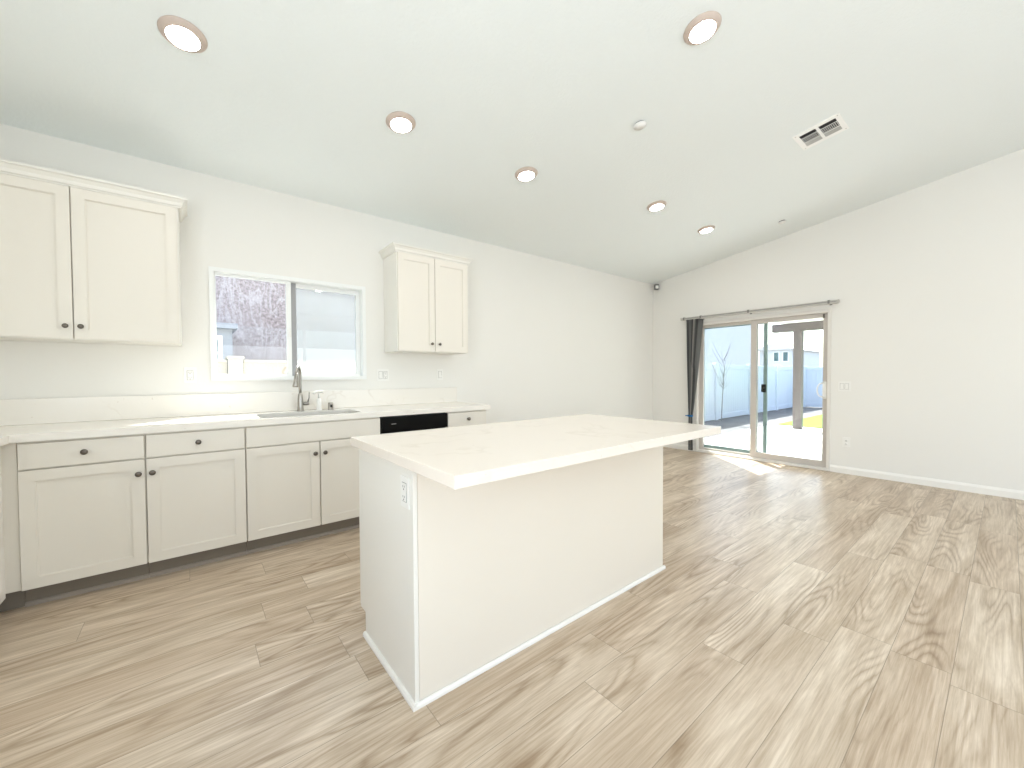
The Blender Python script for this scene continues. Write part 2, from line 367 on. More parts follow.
# left sash (nearer), right pane behind with insect screen
xm0, xm1 = 0.648, 0.672
sash = put('left_sash', frame_y(WL+.033, xm1, WB+.033, WT-.033, .010, W+.020, W+.048, wr=.036, wb=.018, wt=.018), M['vinyl'], win)
put('pane', MB().box(WL+.04, xm1-.03, W+.031, W+.037, WB+.048, WT-.048), M['glass'], sash)
put('sash_latch', MB().box(xm1-.022, xm1-.004, W+.008, W+.020, 1.53, 1.60, .003).box(xm1-.018, xm1-.008, W-.002, W+.008, 1.545, 1.575, .002), M['plate'], sash)
rs = put('right_sash', frame_y(xm0+.005, WR-.033, WB+.033, WT-.033, .030, W+.058, W+.086, wr=.030, wb=.025, wt=.035), M['vinyl'], win)
put('pane', MB().box(xm0+.03, WR-.06, W+.069, W+.075, WB+.05, WT-.06), M['glass'], rs)
put('shaded_stile', MB().box(xm1+.002, .716, W+.050, W+.0575, WB+.034, WT-.034, .002), M['screen_metal_shade'], win)  # grey strip stands in for shade on the right pane's stile
scr = put('screen_frame', frame_y(xm1, WR-.036, WB+.036, WT-.036, .022, W+.087, W+.097), M['screen_metal_shade'], win)
put('insect_screen', MB().box(xm1+.02, WR-.056, W+.0915, W+.0925, WB+.056, WT-.056), M['screen'], scr)

# unseen windows, added as openings for the area lights that brighten the room
for nm, ax in (('added_window_2', 'y'), ('added_window_3', 'x')):
    if ax == 'y':
        o = struct(nm, MB().prism(rect(.3, 4.5, .4, 2.5), [rect(.36, 2.37, .46, 2.44), rect(2.43, 4.44, .46, 2.44)], 'y', YR-.10, YR-.04), M['vinyl'], 'added wide white window, unseen behind the camera', 'window')
    else:
        o = struct(nm, MB().prism(rect(-2.6, .6, .4, 2.3), [rect(-2.54, -1.03, .46, 2.24), rect(-.97, .54, .46, 2.24)], 'x', XN-.10, XN-.04), M['vinyl'], 'added white window, unseen in the wall beside the camera', 'window')

# ------------------------------------------------------------------ sliding patio door (door_1)
def frame_x(y0, y1, z0, z1, x0, x1, wlo, whi, wt, wb):
    return MB().prism(rect(y0, y1, z0, z1), [rect(y0+wlo, y1-whi, z0+wb, z1-wt)], 'x', x0, x1)
door = struct('door_1', MB().prism([(DR, 0.0), (DL, 0.0), (DL, DZ), (DR, DZ)], [rect(DR+.035, DL-.035, .035, DZ-.045)], 'x', L-.012, L+T+.02), M['almond_vinyl'], 'white framed sliding glass patio door', 'door')
slid = put('sliding_panel', frame_x(DR+.036, 2.275, .036, DZ-.046, L+.018, L+.052, .05, .072, .055, .075), M['panel_vinyl'], door)
put('pane', MB().box(L+.032, L+.038, DR+.07, 2.22, .09, DZ-.08), M['glass'], slid)
fixp = put('fixed_panel', frame_x(2.205, DL-.036, .036, DZ-.046, L+.062, L+.096, .06, .06, .04, .03), M['panel_vinyl'], door)
put('pane', MB().box(L+.076, L+.082, 2.25, DL-.08, .06, DZ-.08), M['glass'], fixp)
# D-shaped pull handle on the sliding panel
hy = 1.440
pts = [(L+.018, hy, 1.085), (L-.005, hy+.004, 1.088), (L-.028, hy+.016, 1.075)]
for k in range(9):
    a = PI/2-PI*k/8
    pts.append((L-.036, hy+.014+.042*math.cos(a)*1.0, .996+.082*math.sin(a)))
pts += [(L-.028, hy+.016, .917), (L-.005, hy+.004, .905), (L+.018, hy, .908)]
hd = put('handle', MB().tube(pts, .0075, 12), M['plate'], slid)
put('escutcheon', MB().box(L+.012, L+.018, hy-.028, hy+.014, .89, 1.10, .003), M['plate'], slid)
put('security_bolt', MB().box(L-.004, L+.017, 1.437, 1.453, 1.885, 1.935, .003), M['knob'], slid)
# insect screen door, outside, slid most of the way to the left
sx0, sx1 = L+.112, L+.134
scd = put('screen_panel', frame_x(2.100, DL-.05, .05, DZ-.06, sx0, sx1, .045, .035, .04, .06), M['screen_frame'], door)
put('screen_mesh', MB().box(sx0+.010, sx0+.011, 2.12, DL-.07, .08, DZ-.08), M['screen_dark'], scd)
put('latch', MB().box(sx0-.014, sx0, 2.112, 2.168, .945, 1.055, .010, 3), M['black'], scd)
put('threshold', MB().box(L-.03, L-.0125, DR+.002, DL-.002, 0.0003, .022, .004), M['almond_vinyl'], door)

# ------------------------------------------------------------------ cabinets
FY = W-0.633            # base door face
FU = W-0.327            # upper door face
def shaker(x0, x1, z0, z1, y, th=.019, rail=.056, rec=.011):
    """recessed-panel door, front at y, body behind it"""
    b = MB().prism(rect(x0, x1, z0, z1), [rect(x0+rail, x1-rail, z0+rail, z1-rail)], 'y', y, y+th)
    b.box(x0+rail-.001, x1-rail+.001, y+rec, y+th-.001, z0+rail-.001, z1-rail+.001)
    # small bead around the recess
    for (a0, a1, c0, c1) in ((x0+rail, x1-rail, z0+rail, z0+rail+.004), (x0+rail, x1-rail, z1-rail-.004, z1-rail), (x0+rail, x0+rail+.004, z0+rail, z1-rail), (x1-rail-.004, x1-rail, z0+rail, z1-rail)):
        b.box(a0, a1, y+rec*.45, y+rec+.001, c0, c1)
    return b
def knob_mb(x, y, z, sc_=1.0):
    prof = [(0, 0), (.008, 0), (.0075, .004), (.0055, .010), (.0065, .015), (.0125, .019), (.0155, .023), (.0145, .028), (.008, .031), (0, .0315)]
    return MB().lathe([(a*sc_, h*sc_) for a, h in prof], 20, Matrix.Translation((x, y, z)) @ Matrix.Rotation(PI/2, 4, 'X'))
ZB, DD, DT = 0.107, 0.727, 0.866
def carcass(x0, x1, y1=W-.004, z1=.873): return MB().box(x0, x1, FY+.020, y1, ZB, z1)
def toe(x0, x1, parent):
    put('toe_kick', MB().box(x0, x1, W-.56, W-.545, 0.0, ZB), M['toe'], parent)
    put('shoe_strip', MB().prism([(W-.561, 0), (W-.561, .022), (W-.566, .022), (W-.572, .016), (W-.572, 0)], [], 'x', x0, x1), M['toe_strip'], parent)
G = .0045
def base_unit(x0, x1, label, doors, drawers, false_front=None, group=None):
    t_ = thing('base_cabinet', label, 'cabinet', ((x0+x1)/2, W-.33, 0))
    if false_front:      # the sink cabinet is open inside
        b = MB()
        for q in (rect(x0+.0008, x0+.018, ZB, .873), rect(x1-.018, x1-.0008, ZB, .873), rect(x0+.018, x1-.018, ZB, ZB+.018)): b.prism(q, [], 'y', FY+.020, W-.004)
        b.prism(rect(x0+.018, x1-.018, ZB+.018, .60), [], 'y', W-.02, W-.004)
        b.box(x0+.018, x1-.018, FY+.020, FY+.036, ZB+.018, .873)
        put('body', b, M['cab'], t_)
    else: put('body', carcass(x0+.0008, x1-.0008), M['cab'], t_)
    for a, b_, kx in doors:
        dd = put('door', shaker(a+G, b_-G, ZB+.002, DD-.004, FY), M['cab'], t_)
        put('knob', knob_mb(kx, FY, .643), M['knob'], dd)
    for a, b_ in drawers:
        dr = put('drawer', MB().box(a+G, b_-G, FY, FY+.019, DD+.004, DT-.004, .002), M['cab'], t_)
        put('knob', knob_mb((a+b_)/2, FY, .799), M['knob'], dr)
    if false_front: put('false_front', MB().box(false_front[0]+G, false_front[1]-G, FY, FY+.019, DD+.004, DT-.004, .002), M['cab'], t_)
    toe(x0+.0008, x1-.0008, t_)
    return t_
g0, g1, g2, g3, g4, g5, g6 = -.698, -.214, .275, .728, 1.181, 1.790, 2.218
base_unit(g0, g1, 'white base cabinet with wide drawer beside the corner filler, leftmost in the row', [(g0, g1, -.244)], [(g0, g1)])
base_unit(g1, g2, 'white single-door base cabinet with drawer between leftmost cabinet and sink cabinet', [(g1, g2, -.184)], [(g1, g2)])
base_unit(g2, g4, 'white double-door sink cabinet with plain top panel below the faucet', [(g2, g3, .694), (g3, g4, .760)], [], (g2, g4))
base_unit(g5, g6, 'narrow white cabinet at the far end of the counter beside the black dishwasher', [(g5, g6, g5+.035)], [(g5, g6)])
# corner filler and the return run towards the camera (mostly outside the photo)
XC = -.735
t_ = thing('corner_base_cabinet', 'white corner base cabinet with plain filler strip at left edge of photo', 'cabinet', (-1.05, 2.4, 0))
put('body', MB().prism([(XN+.004, 1.25), (XC-.020, 1.25), (XC-.020, FY+.020), (g0-.0008, FY+.020), (g0-.0008, W-.004), (XN+.004, W-.004)], [], 'z', ZB, .873), M['cab'], t_)
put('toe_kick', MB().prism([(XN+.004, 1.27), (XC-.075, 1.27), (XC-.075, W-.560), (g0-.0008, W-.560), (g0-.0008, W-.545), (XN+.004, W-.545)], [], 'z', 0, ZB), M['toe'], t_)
def shaker_x(y0, y1, z0, z1, x, th=.019):
    b = shaker(y0, y1, z0, z1, -x-.0, th)      # build along x then turn to face +x
    bm = b.bm
    for v in bm.verts: v.co = Vector((-v.co.y, v.co.x, v.co.z))
    bmesh.ops.recalc_face_normals(bm, faces=bm.faces[:]); return b
for a, b_ in ((2.52, 3.105), (1.89, 2.514), (1.26, 1.884)):
    put('door', shaker_x(a, b_, ZB+.002, DD-.004, XC), M['cab_white'], t_)
    put('drawer', MB().box(XC-.019, XC, a, b_, DD+.004, DT-.004, .002), M['cab_white'], t_)

# dishwasher
t_ = thing('dishwasher', 'black dishwasher under the counter behind the island', 'dishwasher', ((g4+g5)/2, W-.33, 0))
put('body', MB().box(g4+.004, g5-.004, FY+.035, W-.03, .09, .868), M['black'], t_)
put('door_panel', MB().box(g4+.005, g5-.005, FY-.004, FY+.033, .11, .735, .006, 2), M['black'], t_)
cp = put('control_panel', MB().box(g4+.005, g5-.005, FY-.008, FY+.033, .742, .866, .006, 2), M['black'], t_)
put('badge', MB().box(g4+.085, g4+.125, FY-.0095, FY-.008, .806, .811), M['plate_line'], cp)
put('kick_plate', MB().box(g4+.005, g5-.005, W-.57, W-.555, .002, .10), M['black'], t_)

# countertop with sink cut-out
def rrect(x0, x1, y0, y1, rd, k=5):
    pts = []
    for cx, cy, a0 in ((x1-rd, y1-rd, 0), (x0+rd, y1-rd, PI/2), (x0+rd, y0+rd, PI), (x1-rd, y0+rd, 1.5*PI)):
        for i in range(k+1): a = a0+PI/2*i/k; pts.append((cx+rd*math.cos(a), cy+rd*math.sin(a)))
    return pts
CF = W-.648; CE = 2.256; CT, CB = .914, .8742
SX0, SX1, SY0, SY1 = .375, 1.06, CF+.078, W-.19
mb = MB().prism([(XN+.003, 1.23), (XC+.020, 1.23), (XC+.020, CF), (CE, CF), (CE, W-.003), (XN+.003, W-.003)], [rrect(SX0, SX1, SY0, SY1, .05)], 'z', CB, CT)
ct = tag(put('countertop', mb, M['quartz']), 'off-white veined quartz countertop along the kitchen wall', 'countertop')
mb = MB().box(XN+.003, CE, W-.021, W-.002, CT+.0005, 1.073, .0015)
bs = tag(put('backsplash', mb, M['quartz']), 'low off-white quartz backsplash strip behind the counter', 'backsplash')
# sink: two steel bowls
t_ = thing('kitchen_sink', 'stainless steel undermount sink below the window', 'sink', ((SX0+SX1)/2, (SY0+SY1)/2, CB))
def bowl(x0, x1, y0, y1):
    b = bmesh.new(); rings = []
    for (off, z) in ((-.018, CB-.001), (0, CB-.001), (.004, CB-.16), (.03, CB-.19), (.11, CB-.196)):
        rings.append([b.verts.new((px, py, z)) for px, py in rrect(x0+off, x1-off, y0+off, y1-off, max(.012, .05-off*.3), 5)])
    for a, c_ in zip(rings, rings[1:]):
        for i in range(len(a)): b.faces.new((a[i], a[(i+1) % len(a)], c_[(i+1) % len(a)], c_[i])).smooth = True
    b.faces.new(rings[-1]); bmesh.ops.recalc_face_normals(b, faces=b.faces[:])
    return b
xm = .70
put('bowl', MB().join(bowl(SX0-.004, xm-.018, SY0-.004, SY1+.004)), M['steel'], t_)
put('bowl', MB().join(bowl(xm+.018, SX1+.004, SY0-.004, SY1+.004)), M['steel'], t_)
put('divider', MB().box(xm-.0175, xm+.0175, SY0-.003, SY1+.003, CB-.05, CB-.012, .006, 2), M['steel'], t_)
for cx in ((SX0+xm)/2, (xm+SX1)/2):
    put('drain', MB().lathe([(0, .004), (.03, .004), (.042, .002), (.045, 0)], 24, Matrix.Translation((cx, (SY0+SY1)/2, CB-.1955))), M['steel'], t_)
# faucet
fx, fy = .700, 3.648
t_ = thing('faucet', 'tall brushed steel pull-down faucet behind the sink', 'faucet', (fx, fy, CT))
body = put('body', MB().lathe([(0, 0), (.029, 0), (.029, .006), (.024, .014), (.022, .05), (.021, .10), (.018, .13), (.014, .15), (0, .15)], 24, Matrix.Translation((fx, fy, CT+.0003))), M['steel'], t_)
dv = Vector((-.36, -.933, 0)); R_ = .070
pts = [Vector((fx, fy, CT+.12)), Vector((fx, fy, CT+.2)), Vector((fx, fy, CT+.30))]
for k in range(1, 11):
    a = PI*k/11*1.04; pts.append(Vector((fx, fy, CT+.30))+dv*(R_-R_*math.cos(a))+Vector((0, 0, R_*math.sin(a)*.95)))
put('spout', MB().tube(pts, .0115, 14), M['steel'], t_)
e = pts[-1]; dn = (pts[-1]-pts[-2]).normalized(); dn = (dn*.4+Vector((-.1, -.1, -1))).normalized()
put('spray_head', MB().tube([e, e+dn*.03, e+dn*.075, e+dn*.105, e+dn*.110], [.0125, .0150, .018, .0215, .018], 16), M['steel'], t_)
put('handle_base', MB().tube([(fx+.015, fy, CT+.062), (fx+.058, fy, CT+.062), (fx+.064, fy, CT+.062)], [.015, .015, .012], 16), M['steel'], t_)
put('lever', MB().tube([(fx+.055, fy, CT+.07), (fx+.066, fy, CT+.11), (fx+.067, fy, CT+.158)], [.0055, .005, .004], 10), M['steel'], t_)
# soap dispenser
sx, sy = .837, 3.63
t_ = thing('soap_dispenser', 'small white soap pump on the counter right of the faucet', 'dispenser', (sx, sy, CT))
put('base', MB().lathe([(0, 0), (.024, 0), (.024, .006), (.019, .014), (.017, .09), (.012, .10), (0, .10)], 20, Matrix.Translation((sx, sy, CT+.0003))), M['soap'], t_)
put('pump_stem', MB().tube([(sx, sy, CT+.098), (sx, sy, CT+.155)], .008, 12), M['soap'], t_)
put('pump_head', MB().tube([(sx+.028, sy-.004, CT+.158), (sx-.018, sy-.012, CT+.158), (sx-.05, sy-.02, CT+.142)], [.012, .011, .006], 12), M['soap'], t_)
ax_, ay_ = .935, 3.655
t_ = thing('air_gap', 'short steel air gap cap on the counter beside the soap pump', 'plumbing fitting', (ax_, ay_, CT))
put('cap', MB().lathe([(0, 0), (.024, 0), (.024, .005), (.021, .007), (.021, .055), (.018, .062), (0, .063)], 24, Matrix.Translation((ax_, ay_, CT+.0003))), M['steel'], t_)
put('slot', MB().box(ax_-.009, ax_+.009, ay_-.0225, ay_-.0195, CT+.022, CT+.044), M['dark'], t_)

# upper cabinets
UB, UT = 1.430, 2.327
CROWN = [(0, 0), (.012, 0), (.012, .006), (.019, .012), (.024, .030), (.036, .047), (.047, .053), (.047, .066), (0, .066)]
def crown(x0, x1, yf, yb, ends='LR'):
    """crown moulding swept round the front and the exposed ends, mitred"""
    b = bmesh.new(); z0 = UT-.006
    cols = []
    for a, h in CROWN:
        pts = []
        if 'L' in ends: pts += [(x0-a, yb), (x0-a, yf-a)]
        else: pts += [(x0, yf-a)]
        if 'R' in ends: pts += [(x1+a, yf-a), (x1+a, yb)]
        else: pts += [(x1, yf-a)]
        cols.append([b.verts.new((px, py, z0+h)) for px, py in pts])
    k = len(cols)
    for i in range(k):
        a, c_ = cols[i], cols[(i+1) % k]
        for j in range(len(a)-1): b.faces.new((a[j], a[j+1], c_[j+1], c_[j]))
    b.faces.new([c_[0] for c_ in cols]); b.faces.new([c_[-1] for c_ in cols][::-1])
    bmesh.ops.recalc_face_normals(b, faces=b.faces[:]); return MB().join(b)
def upper(x0, x1, label, doors, knobs, ends, xb=None):
    t_ = thing('upper_cabinet', label, 'cabinet', ((x0+x1)/2, W-.17, UB))
    put('body', MB().box(x0, x1, FU+.020, W-.002, UB-.004, UT+.055), M['cab_white'], t_)
    for (a, b_), kx in zip(doors, knobs):
        dd = put('door', shaker(a+G*.7, b_-G*.7, UB+.001, UT-.010, FU), M['cab'], t_)
        if kx is not None: put('knob', knob_mb(kx, FU, 1.503, .9), M['knob'], dd)
    put('crown_moulding', crown(x0, x1, FU+.019, W-.002, ends), M['cab_white'], t_)
    return t_
upper(XN+.002, -.043, 'long white two-door upper cabinet at left edge of photo', [(-1.012, -.531), (-.531, -.0495)], [-.562, -.500], 'R')
upper(1.464, 2.212, 'narrow tall white two-door upper cabinet right of the window', [(1.467, 1.838), (1.838, 2.209)], [1.798, 1.878], 'LR')

# ------------------------------------------------------------------ island
IX0, IX1, IY0, IY1 = .584, 2.270, .990, 1.943
BX0, BX1, BY0, BY1 = .613, 2.262, 1.332, 1.940
t_ = thing('kitchen_island', 'white panelled kitchen island in the middle of the floor', 'island', ((BX0+BX1)/2, (BY0+BY1)/2, 0))
put('body', MB().box(BX0, BX1, BY0+.0045, BY1-.022, ZB, .8735).box(BX0, BX1, BY0+.0045, BY1-.085, 0.0, ZB), M['cab_white'], t_)
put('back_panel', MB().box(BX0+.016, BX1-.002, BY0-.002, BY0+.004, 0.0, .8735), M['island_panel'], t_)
put('corner_trim', MB().box(BX0-.002, BX0+.0145, BY0-.004, BY0+.004, .0, .8735, .001), M['cab_white'], t_)
sh = MB().prism([(BX0-.014, 0), (BX0-.014, .010), (BX0-.009, .018), (BX0-.0003, .019), (BX0-.0003, 0)], [], 'y', BY0-.016, BY1-.083)
put('shoe_moulding', sh, M['trim'], t_)
sh = MB().prism([(BY0-.016, 0), (BY0-.016, .010), (BY0-.011, .018), (BY0-.0043, .019), (BY0-.0043, 0)], [], 'x', BX0-.001, BX1+.008)
put('shoe_moulding', sh, M['trim'], t_)
wdt = (BX1-BX0)/3
for k in range(3):     # doors and drawers of the kitchen side
    a, b_ = BX0+wdt*k, BX0+wdt*(k+1)
    def flip(mb):
        for v in mb.bm.verts: v.co.y = BY1-(v.co.y-0.0)
        bmesh.ops.recalc_face_normals(mb.bm, faces=mb.bm.faces[:]); return mb
    dd = put('door', flip(shaker(a+G, b_-G, ZB+.002, DD-.004, 0.0)), M['cab'], t_)
    put('drawer', MB().box(a+G, b_-G, BY1-.019, BY1, DD+.004, DT-.004, .002), M['cab'], t_)
it = thing('island_worktop', 'quartz slab tinted for warm light, overhanging on top of the island', 'countertop', ((IX0+IX1)/2, (IY0+IY1)/2, .8742))
put('slab', MB().box(IX0, IX1, IY0, IY1, .8742, .914, .0015), M['quartz_warm_lit'], it)

# ------------------------------------------------------------------ wall plates
def plate(label, cat, name, loc, rot, gangs, w=.071, h=.116):
    """wall plate facing local -y, centred on its origin"""
    t_ = thing(name, label, cat, loc, rot)
    ww = w+.046*(len(gangs)-1)
    put('plate', MB().box(-ww/2, ww/2, -.0055, 0, -h/2, h/2, .002, 2), M['plate'], t_, local=True)
    for i, g in enumerate(gangs):
        cx = (i-(len(gangs)-1)/2)*.046
        if g == 'outlet':
            for s_ in (1, -1):
                so_ = put('socket', MB().lathe([(0, 0), (.0165, 0), (.0165, .002), (.0155, .003), (0, .003)], 20, Matrix.Translation((cx, -.0055, s_*.0205)) @ Matrix.Rotation(PI/2, 4, 'X')), M['plate'], t_, local=True)
                sm = MB().box(cx-.0075, cx-.0052, -.0091, -.0085, s_*.0205-.001, s_*.0205+.008).box(cx+.0052, cx+.0075, -.0091, -.0085, s_*.0205-.001, s_*.0205+.008)
                sm.box(cx-.0025, cx+.0025, -.0091, -.0085, s_*.0205-.009, s_*.0205-.004)
                sl_ = put('slot_pattern', sm, M['plate_detail'], so_, local=True)
        elif g == 'decora':
            put('rim', MB().prism(rect(cx-.0185, cx+.0185, -.0355, .0355), [rect(cx-.0165, cx+.0165, -.0335, .0335)], 'y', -.0068, -.0055), M['plate_line'], t_, local=True)
            f = put('receptacle', MB().box(cx-.0163, cx+.0163, -.0085, -.0055, -.0333, .0333, .001), M['plate'], t_, local=True)
            for s_ in (1, -1):
                sm = MB().box(cx-.0075, cx-.0052, -.0091, -.0085, s_*.019-.001, s_*.019+.007).box(cx+.0052, cx+.0075, -.0091, -.0085, s_*.019-.001, s_*.019+.007).box(cx-.0025, cx+.0025, -.0091, -.0085, s_*.019-.010, s_*.019-.005)
                put('slot_pattern', sm, M['plate_detail'], f, local=True)
        else:
            put('rim', MB().prism(rect(cx-.0185, cx+.0185, -.0355, .0355), [rect(cx-.0165, cx+.0165, -.0335, .0335)], 'y', -.0068, -.0055), M['plate_line'], t_, local=True)
            put('rocker', MB().prism([(-.0055, -.0325), (-.012, -.0325), (-.0075, 0), (-.0065, .0325), (-.0055, .0325)], [], 'x', cx-.016, cx+.016), M['plate'], t_, local=True)
    return t_
R0 = (0, 0, 0); RX = (0, 0, -PI/2)
plate('white outlet plate on the wall left of the window', 'outlet', 'outlet_plate', (-.0025, W-.0005, 1.213), R0, ['decora'])
plate('double wall plate with switch and outlet right of the window', 'outlet', 'switch_outlet_plate', (1.4445, W-.0005, 1.209), R0, ['switch', 'decora'])
plate('single white switch under the narrow upper cabinet', 'switch', 'switch_plate', (2.060, W-.0005, 1.212), R0, ['switch'])
plate('double white light switch beside the patio door', 'switch', 'switch_plate', (L-.0005, 1.236, 1.045), RX, ['switch', 'switch'])
plate('white outlet low on the wall right of the patio door', 'outlet', 'outlet_plate', (L-.0005, 1.212, .378), RX, ['outlet'])
plate('white outlet on the end of the island', 'outlet', 'outlet_plate', (BX0-.0005, 1.392, .773), RX, ['decora'])

# ------------------------------------------------------------------ ceiling fittings
TILT = (math.atan(-S), 0, 0)
def cz(x, y, off=0): return (x, y, ceil_z(y)-off)
def disc_light(x, y, label):
    t_ = thing('ceiling_light', label, 'ceiling light', cz(x, y), TILT, 'round recessed ceiling lights')
    put('trim_ring', MB().lathe([(.062, 0), (.095, 0), (.097, -.003), (.092, -.008), (.082, -.017), (.072, -.024), (.067, -.024), (.067, -.018)], 40), M['lamp_trim'], t_, local=True)
    put('diffuser', MB().lathe([(0, -.0235), (.04, -.0232), (.0668, -.020)], 40), M['lamp'], t_, local=True)
    return t_
l0 = disc_light(0.002, 2.585, 'large round ceiling light nearest the left upper cabinet')
for x, y, lb in ((1.127, 2.575, 'round ceiling light above and left of the narrow upper cabinet'),
                 (2.235, 2.575, 'round ceiling light above the far end of the counter, third in the kitchen row'),
                 (3.77, 2.30, 'small round ceiling light beyond the kitchen row'),
                 (4.845, 2.30, 'small round ceiling light closest to the patio door'),
                 (2.245, 1.095, 'large round ceiling light at top of photo above the island')):
    dup(l0, cz(x, y), None, lb)
# unseen lamps added further back to brighten the room
for x, y in ((.0, -.1), (1.127, .3), (4.4, -.3), (2.3, -2.2), (4.4, -2.2)):
    dd = dup(l0, cz(x, y), (TILT[0] if y > YRIDGE else -TILT[0], 0, 0), 'added round ceiling light, unseen behind the camera')
def sprinkler(x, y, r_, label):
    t_ = thing('sprinkler_cover', label, 'sprinkler', cz(x, y), TILT)
    put('collar', MB().lathe([(r_*.8, 0), (r_*.8, -.010), (r_*.6, -.010)], 28), M['sensor_dark'], t_, local=True)
    put('cap', MB().lathe([(0, -.011), (0, -.015), (r_, -.015), (r_, -.011), (0, -.011)], 32), M['vent'], t_, local=True)
sprinkler(2.585, 1.713, .045, 'round white sprinkler cap on ceiling between the ceiling lights')
sprinkler(5.545, 1.73, .042, 'small round sprinkler cap on ceiling near the end wall')
# vent register
vx, vy = 3.975, .978
t_ = thing('ceiling_vent', 'white square air vent with dark louvres in the ceiling', 'vent', cz(vx, vy), TILT); t_.scale = (1, 1, .5)
hw, hl = .150, .152
put('frame', MB().prism(rect(-hw, hw, -hl, hl), [rect(-.105, .105, -.118, -.010), rect(-.105, .105, .010, .118)], 'z', -.010, 0), M['vent'], t_, local=True)
put('duct_backing', MB().box(-.112, .112, -.122, .122, -.0012, -.0004), M['vent_dark'], t_, local=True)
for y0, y1 in ((-.118, -.010), (.010, .118)):
    b = MB()
    for k in range(3):
        cx = -.094+.016*k; b.prism([(cx-.004, -.009), (cx-.002, -.009), (cx+.004, -.0016), (cx+.002, -.0016)], [], 'y', y0, y1)
    for v in b.bm.verts: pass
    put('louvre_bank', b, M['vent_dark'], t_, local=True)
    b = MB().box(-.047, -.044, y0, y1, -.0070, -.0014).box(.039, .042, y0, y1, -.0070, -.0014)
    for k in range(9):
        cy = y0+(y1-y0)*(k+.5)/9; b.box(-.042, .037, cy-.0013, cy+.0013, -.0050, -.0014)
    put('fin_bank', b, M['vent'], t_, local=True)
    b = MB()
    for k in range(5):
        cx = .050+.0125*k; b.prism([(cx-.004, -.0015), (cx-.002, -.0015), (cx+.007, -.0085), (cx+.005, -.0085)], [], 'y', y0, y1)
    put('louvre_bank', b, M['vent_grey'], t_, local=True)
for a in (-1, 1):
    for c_ in (-1, 1):
        put('screw', MB().lathe([(0, -.012), (.004, -.0115), (.005, -.010)], 12, Matrix.Translation((a*.128, c_*.136, 0))), M['vent_grey'], t_, local=True)
# motion sensor in the corner
t_ = thing('motion_sensor', 'small white and grey alarm sensor high in the room corner', 'sensor', (6.062, 3.70, 2.605), (0, 0, -PI/4))
put('housing', MB().box(-.035, .035, -.045, .02, 0, .088, .010, 3), M['sensor_dark'], t_, local=True)
put('lens', MB().box(-.024, .024, -.054, -.0445, .012, .062, .006, 3), M['plate'], t_, local=True)
put('bracket', MB().box(-.015, .015, .018, .05, .03, .06, .003), M['plate'], t_, local=True)

# ------------------------------------------------------------------ vertical blind at the patio door
t_ = thing('vertical_blind', 'grey vertical blind bunched at the left of the patio door', 'blind', (L-.08, 3.1, 0))
RZ = 2.062
rail = put('headrail', MB().prism([(L-.098, RZ-.026), (L-.060, RZ-.026), (L-.060, RZ+.012), (L-.068, RZ+.016), (L-.090, RZ+.016), (L-.098, RZ+.012)], [], 'y', 1.290, 3.235), M['rail'], t_)
put('channel', MB().box(L-.1, L-.0982, 1.30, 3.22, RZ-.004, RZ+.003), M['vane_mid'], rail)
put('end_cap', MB().box(L-.100, L-.058, 1.280, 1.2895, RZ-.018, RZ+.018, .002), M['rail'], t_)
put('end_cap', MB().box(L-.100, L-.058, 3.2355, 3.245, RZ-.018, RZ+.018, .002), M['rail'], t_)
for y in (1.376, 2.268, 3.19, 2.93):
    put('bracket', MB().box(L-.102, L-.0005, y-.012, y+.012, RZ+.0165, RZ+.0215, .001).box(L-.0035, L-.0005, y-.014, y+.014, RZ-.03, RZ+.0215, .001).box(L-.106, L-.102, y-.010, y+.010, RZ-.020, RZ+.020, .001), M['sensor_dark'], t_)
def vane(y_top, y_tie, y_bot, ang, wid, mt, dx):
    b = bmesh.new(); rows = []
    for i in range(25):
        z = .025+(2.040-.025)*i/24
        if z > .56: f = ((z-.56)/(2.04-.56))**0.9; yc = y_tie+(y_top-y_tie)*f; ww = wid*(.42+.58*f); an = math.radians(ang)*f
        else: f = (.56-z)/.56; yc = y_tie+(y_bot-y_tie)*f; ww = wid*(.42+.10*f); an = 0.25*math.radians(ang)*f
        row = []
        for j in range(7):
            s_ = (j/6-.5); w_ = s_*ww
            bow = .010*(1-4*s_*s_)
            row.append(b.verts.new((L-.079+dx+w_*math.sin(an)-bow*math.cos(an), yc+w_*math.cos(an)+bow*math.sin(an), z)))
        rows.append(row)
    for a, c_ in zip(rows, rows[1:]):
        for j in range(6): b.faces.new((a[j], a[j+1], c_[j+1], c_[j])).smooth = True
    bmesh.ops.solidify(b, geom=b.faces[:], thickness=.0012)
    put('vane', MB().join(b), M[mt], t_)
nv = 8
sp = [('vane_dark', -52), ('vane_mid', -35), ('vane_mid', -40), ('vane_dark', -60), ('vane_light', -25), ('vane_mid', -62), ('vane_dark', -45), ('vane_mid', -65)]
for k, (mt, an) in enumerate(sp):
    f = k/(nv-1)
    vane(3.112-.180*f, 3.098-.026*f, 3.094-.024*f, an, .085, mt, .006*(k % 2)-.003)
put('tape_tie', MB().prism(rrect(L-.112, L-.046, 3.052, 3.122, .02), [rrect(L-.110, L-.048, 3.054, 3.120, .018)], 'z', .545, .572).box(L-.113, L-.110, 3.115, 3.15, .550, .566), M['blue_tape'], t_)

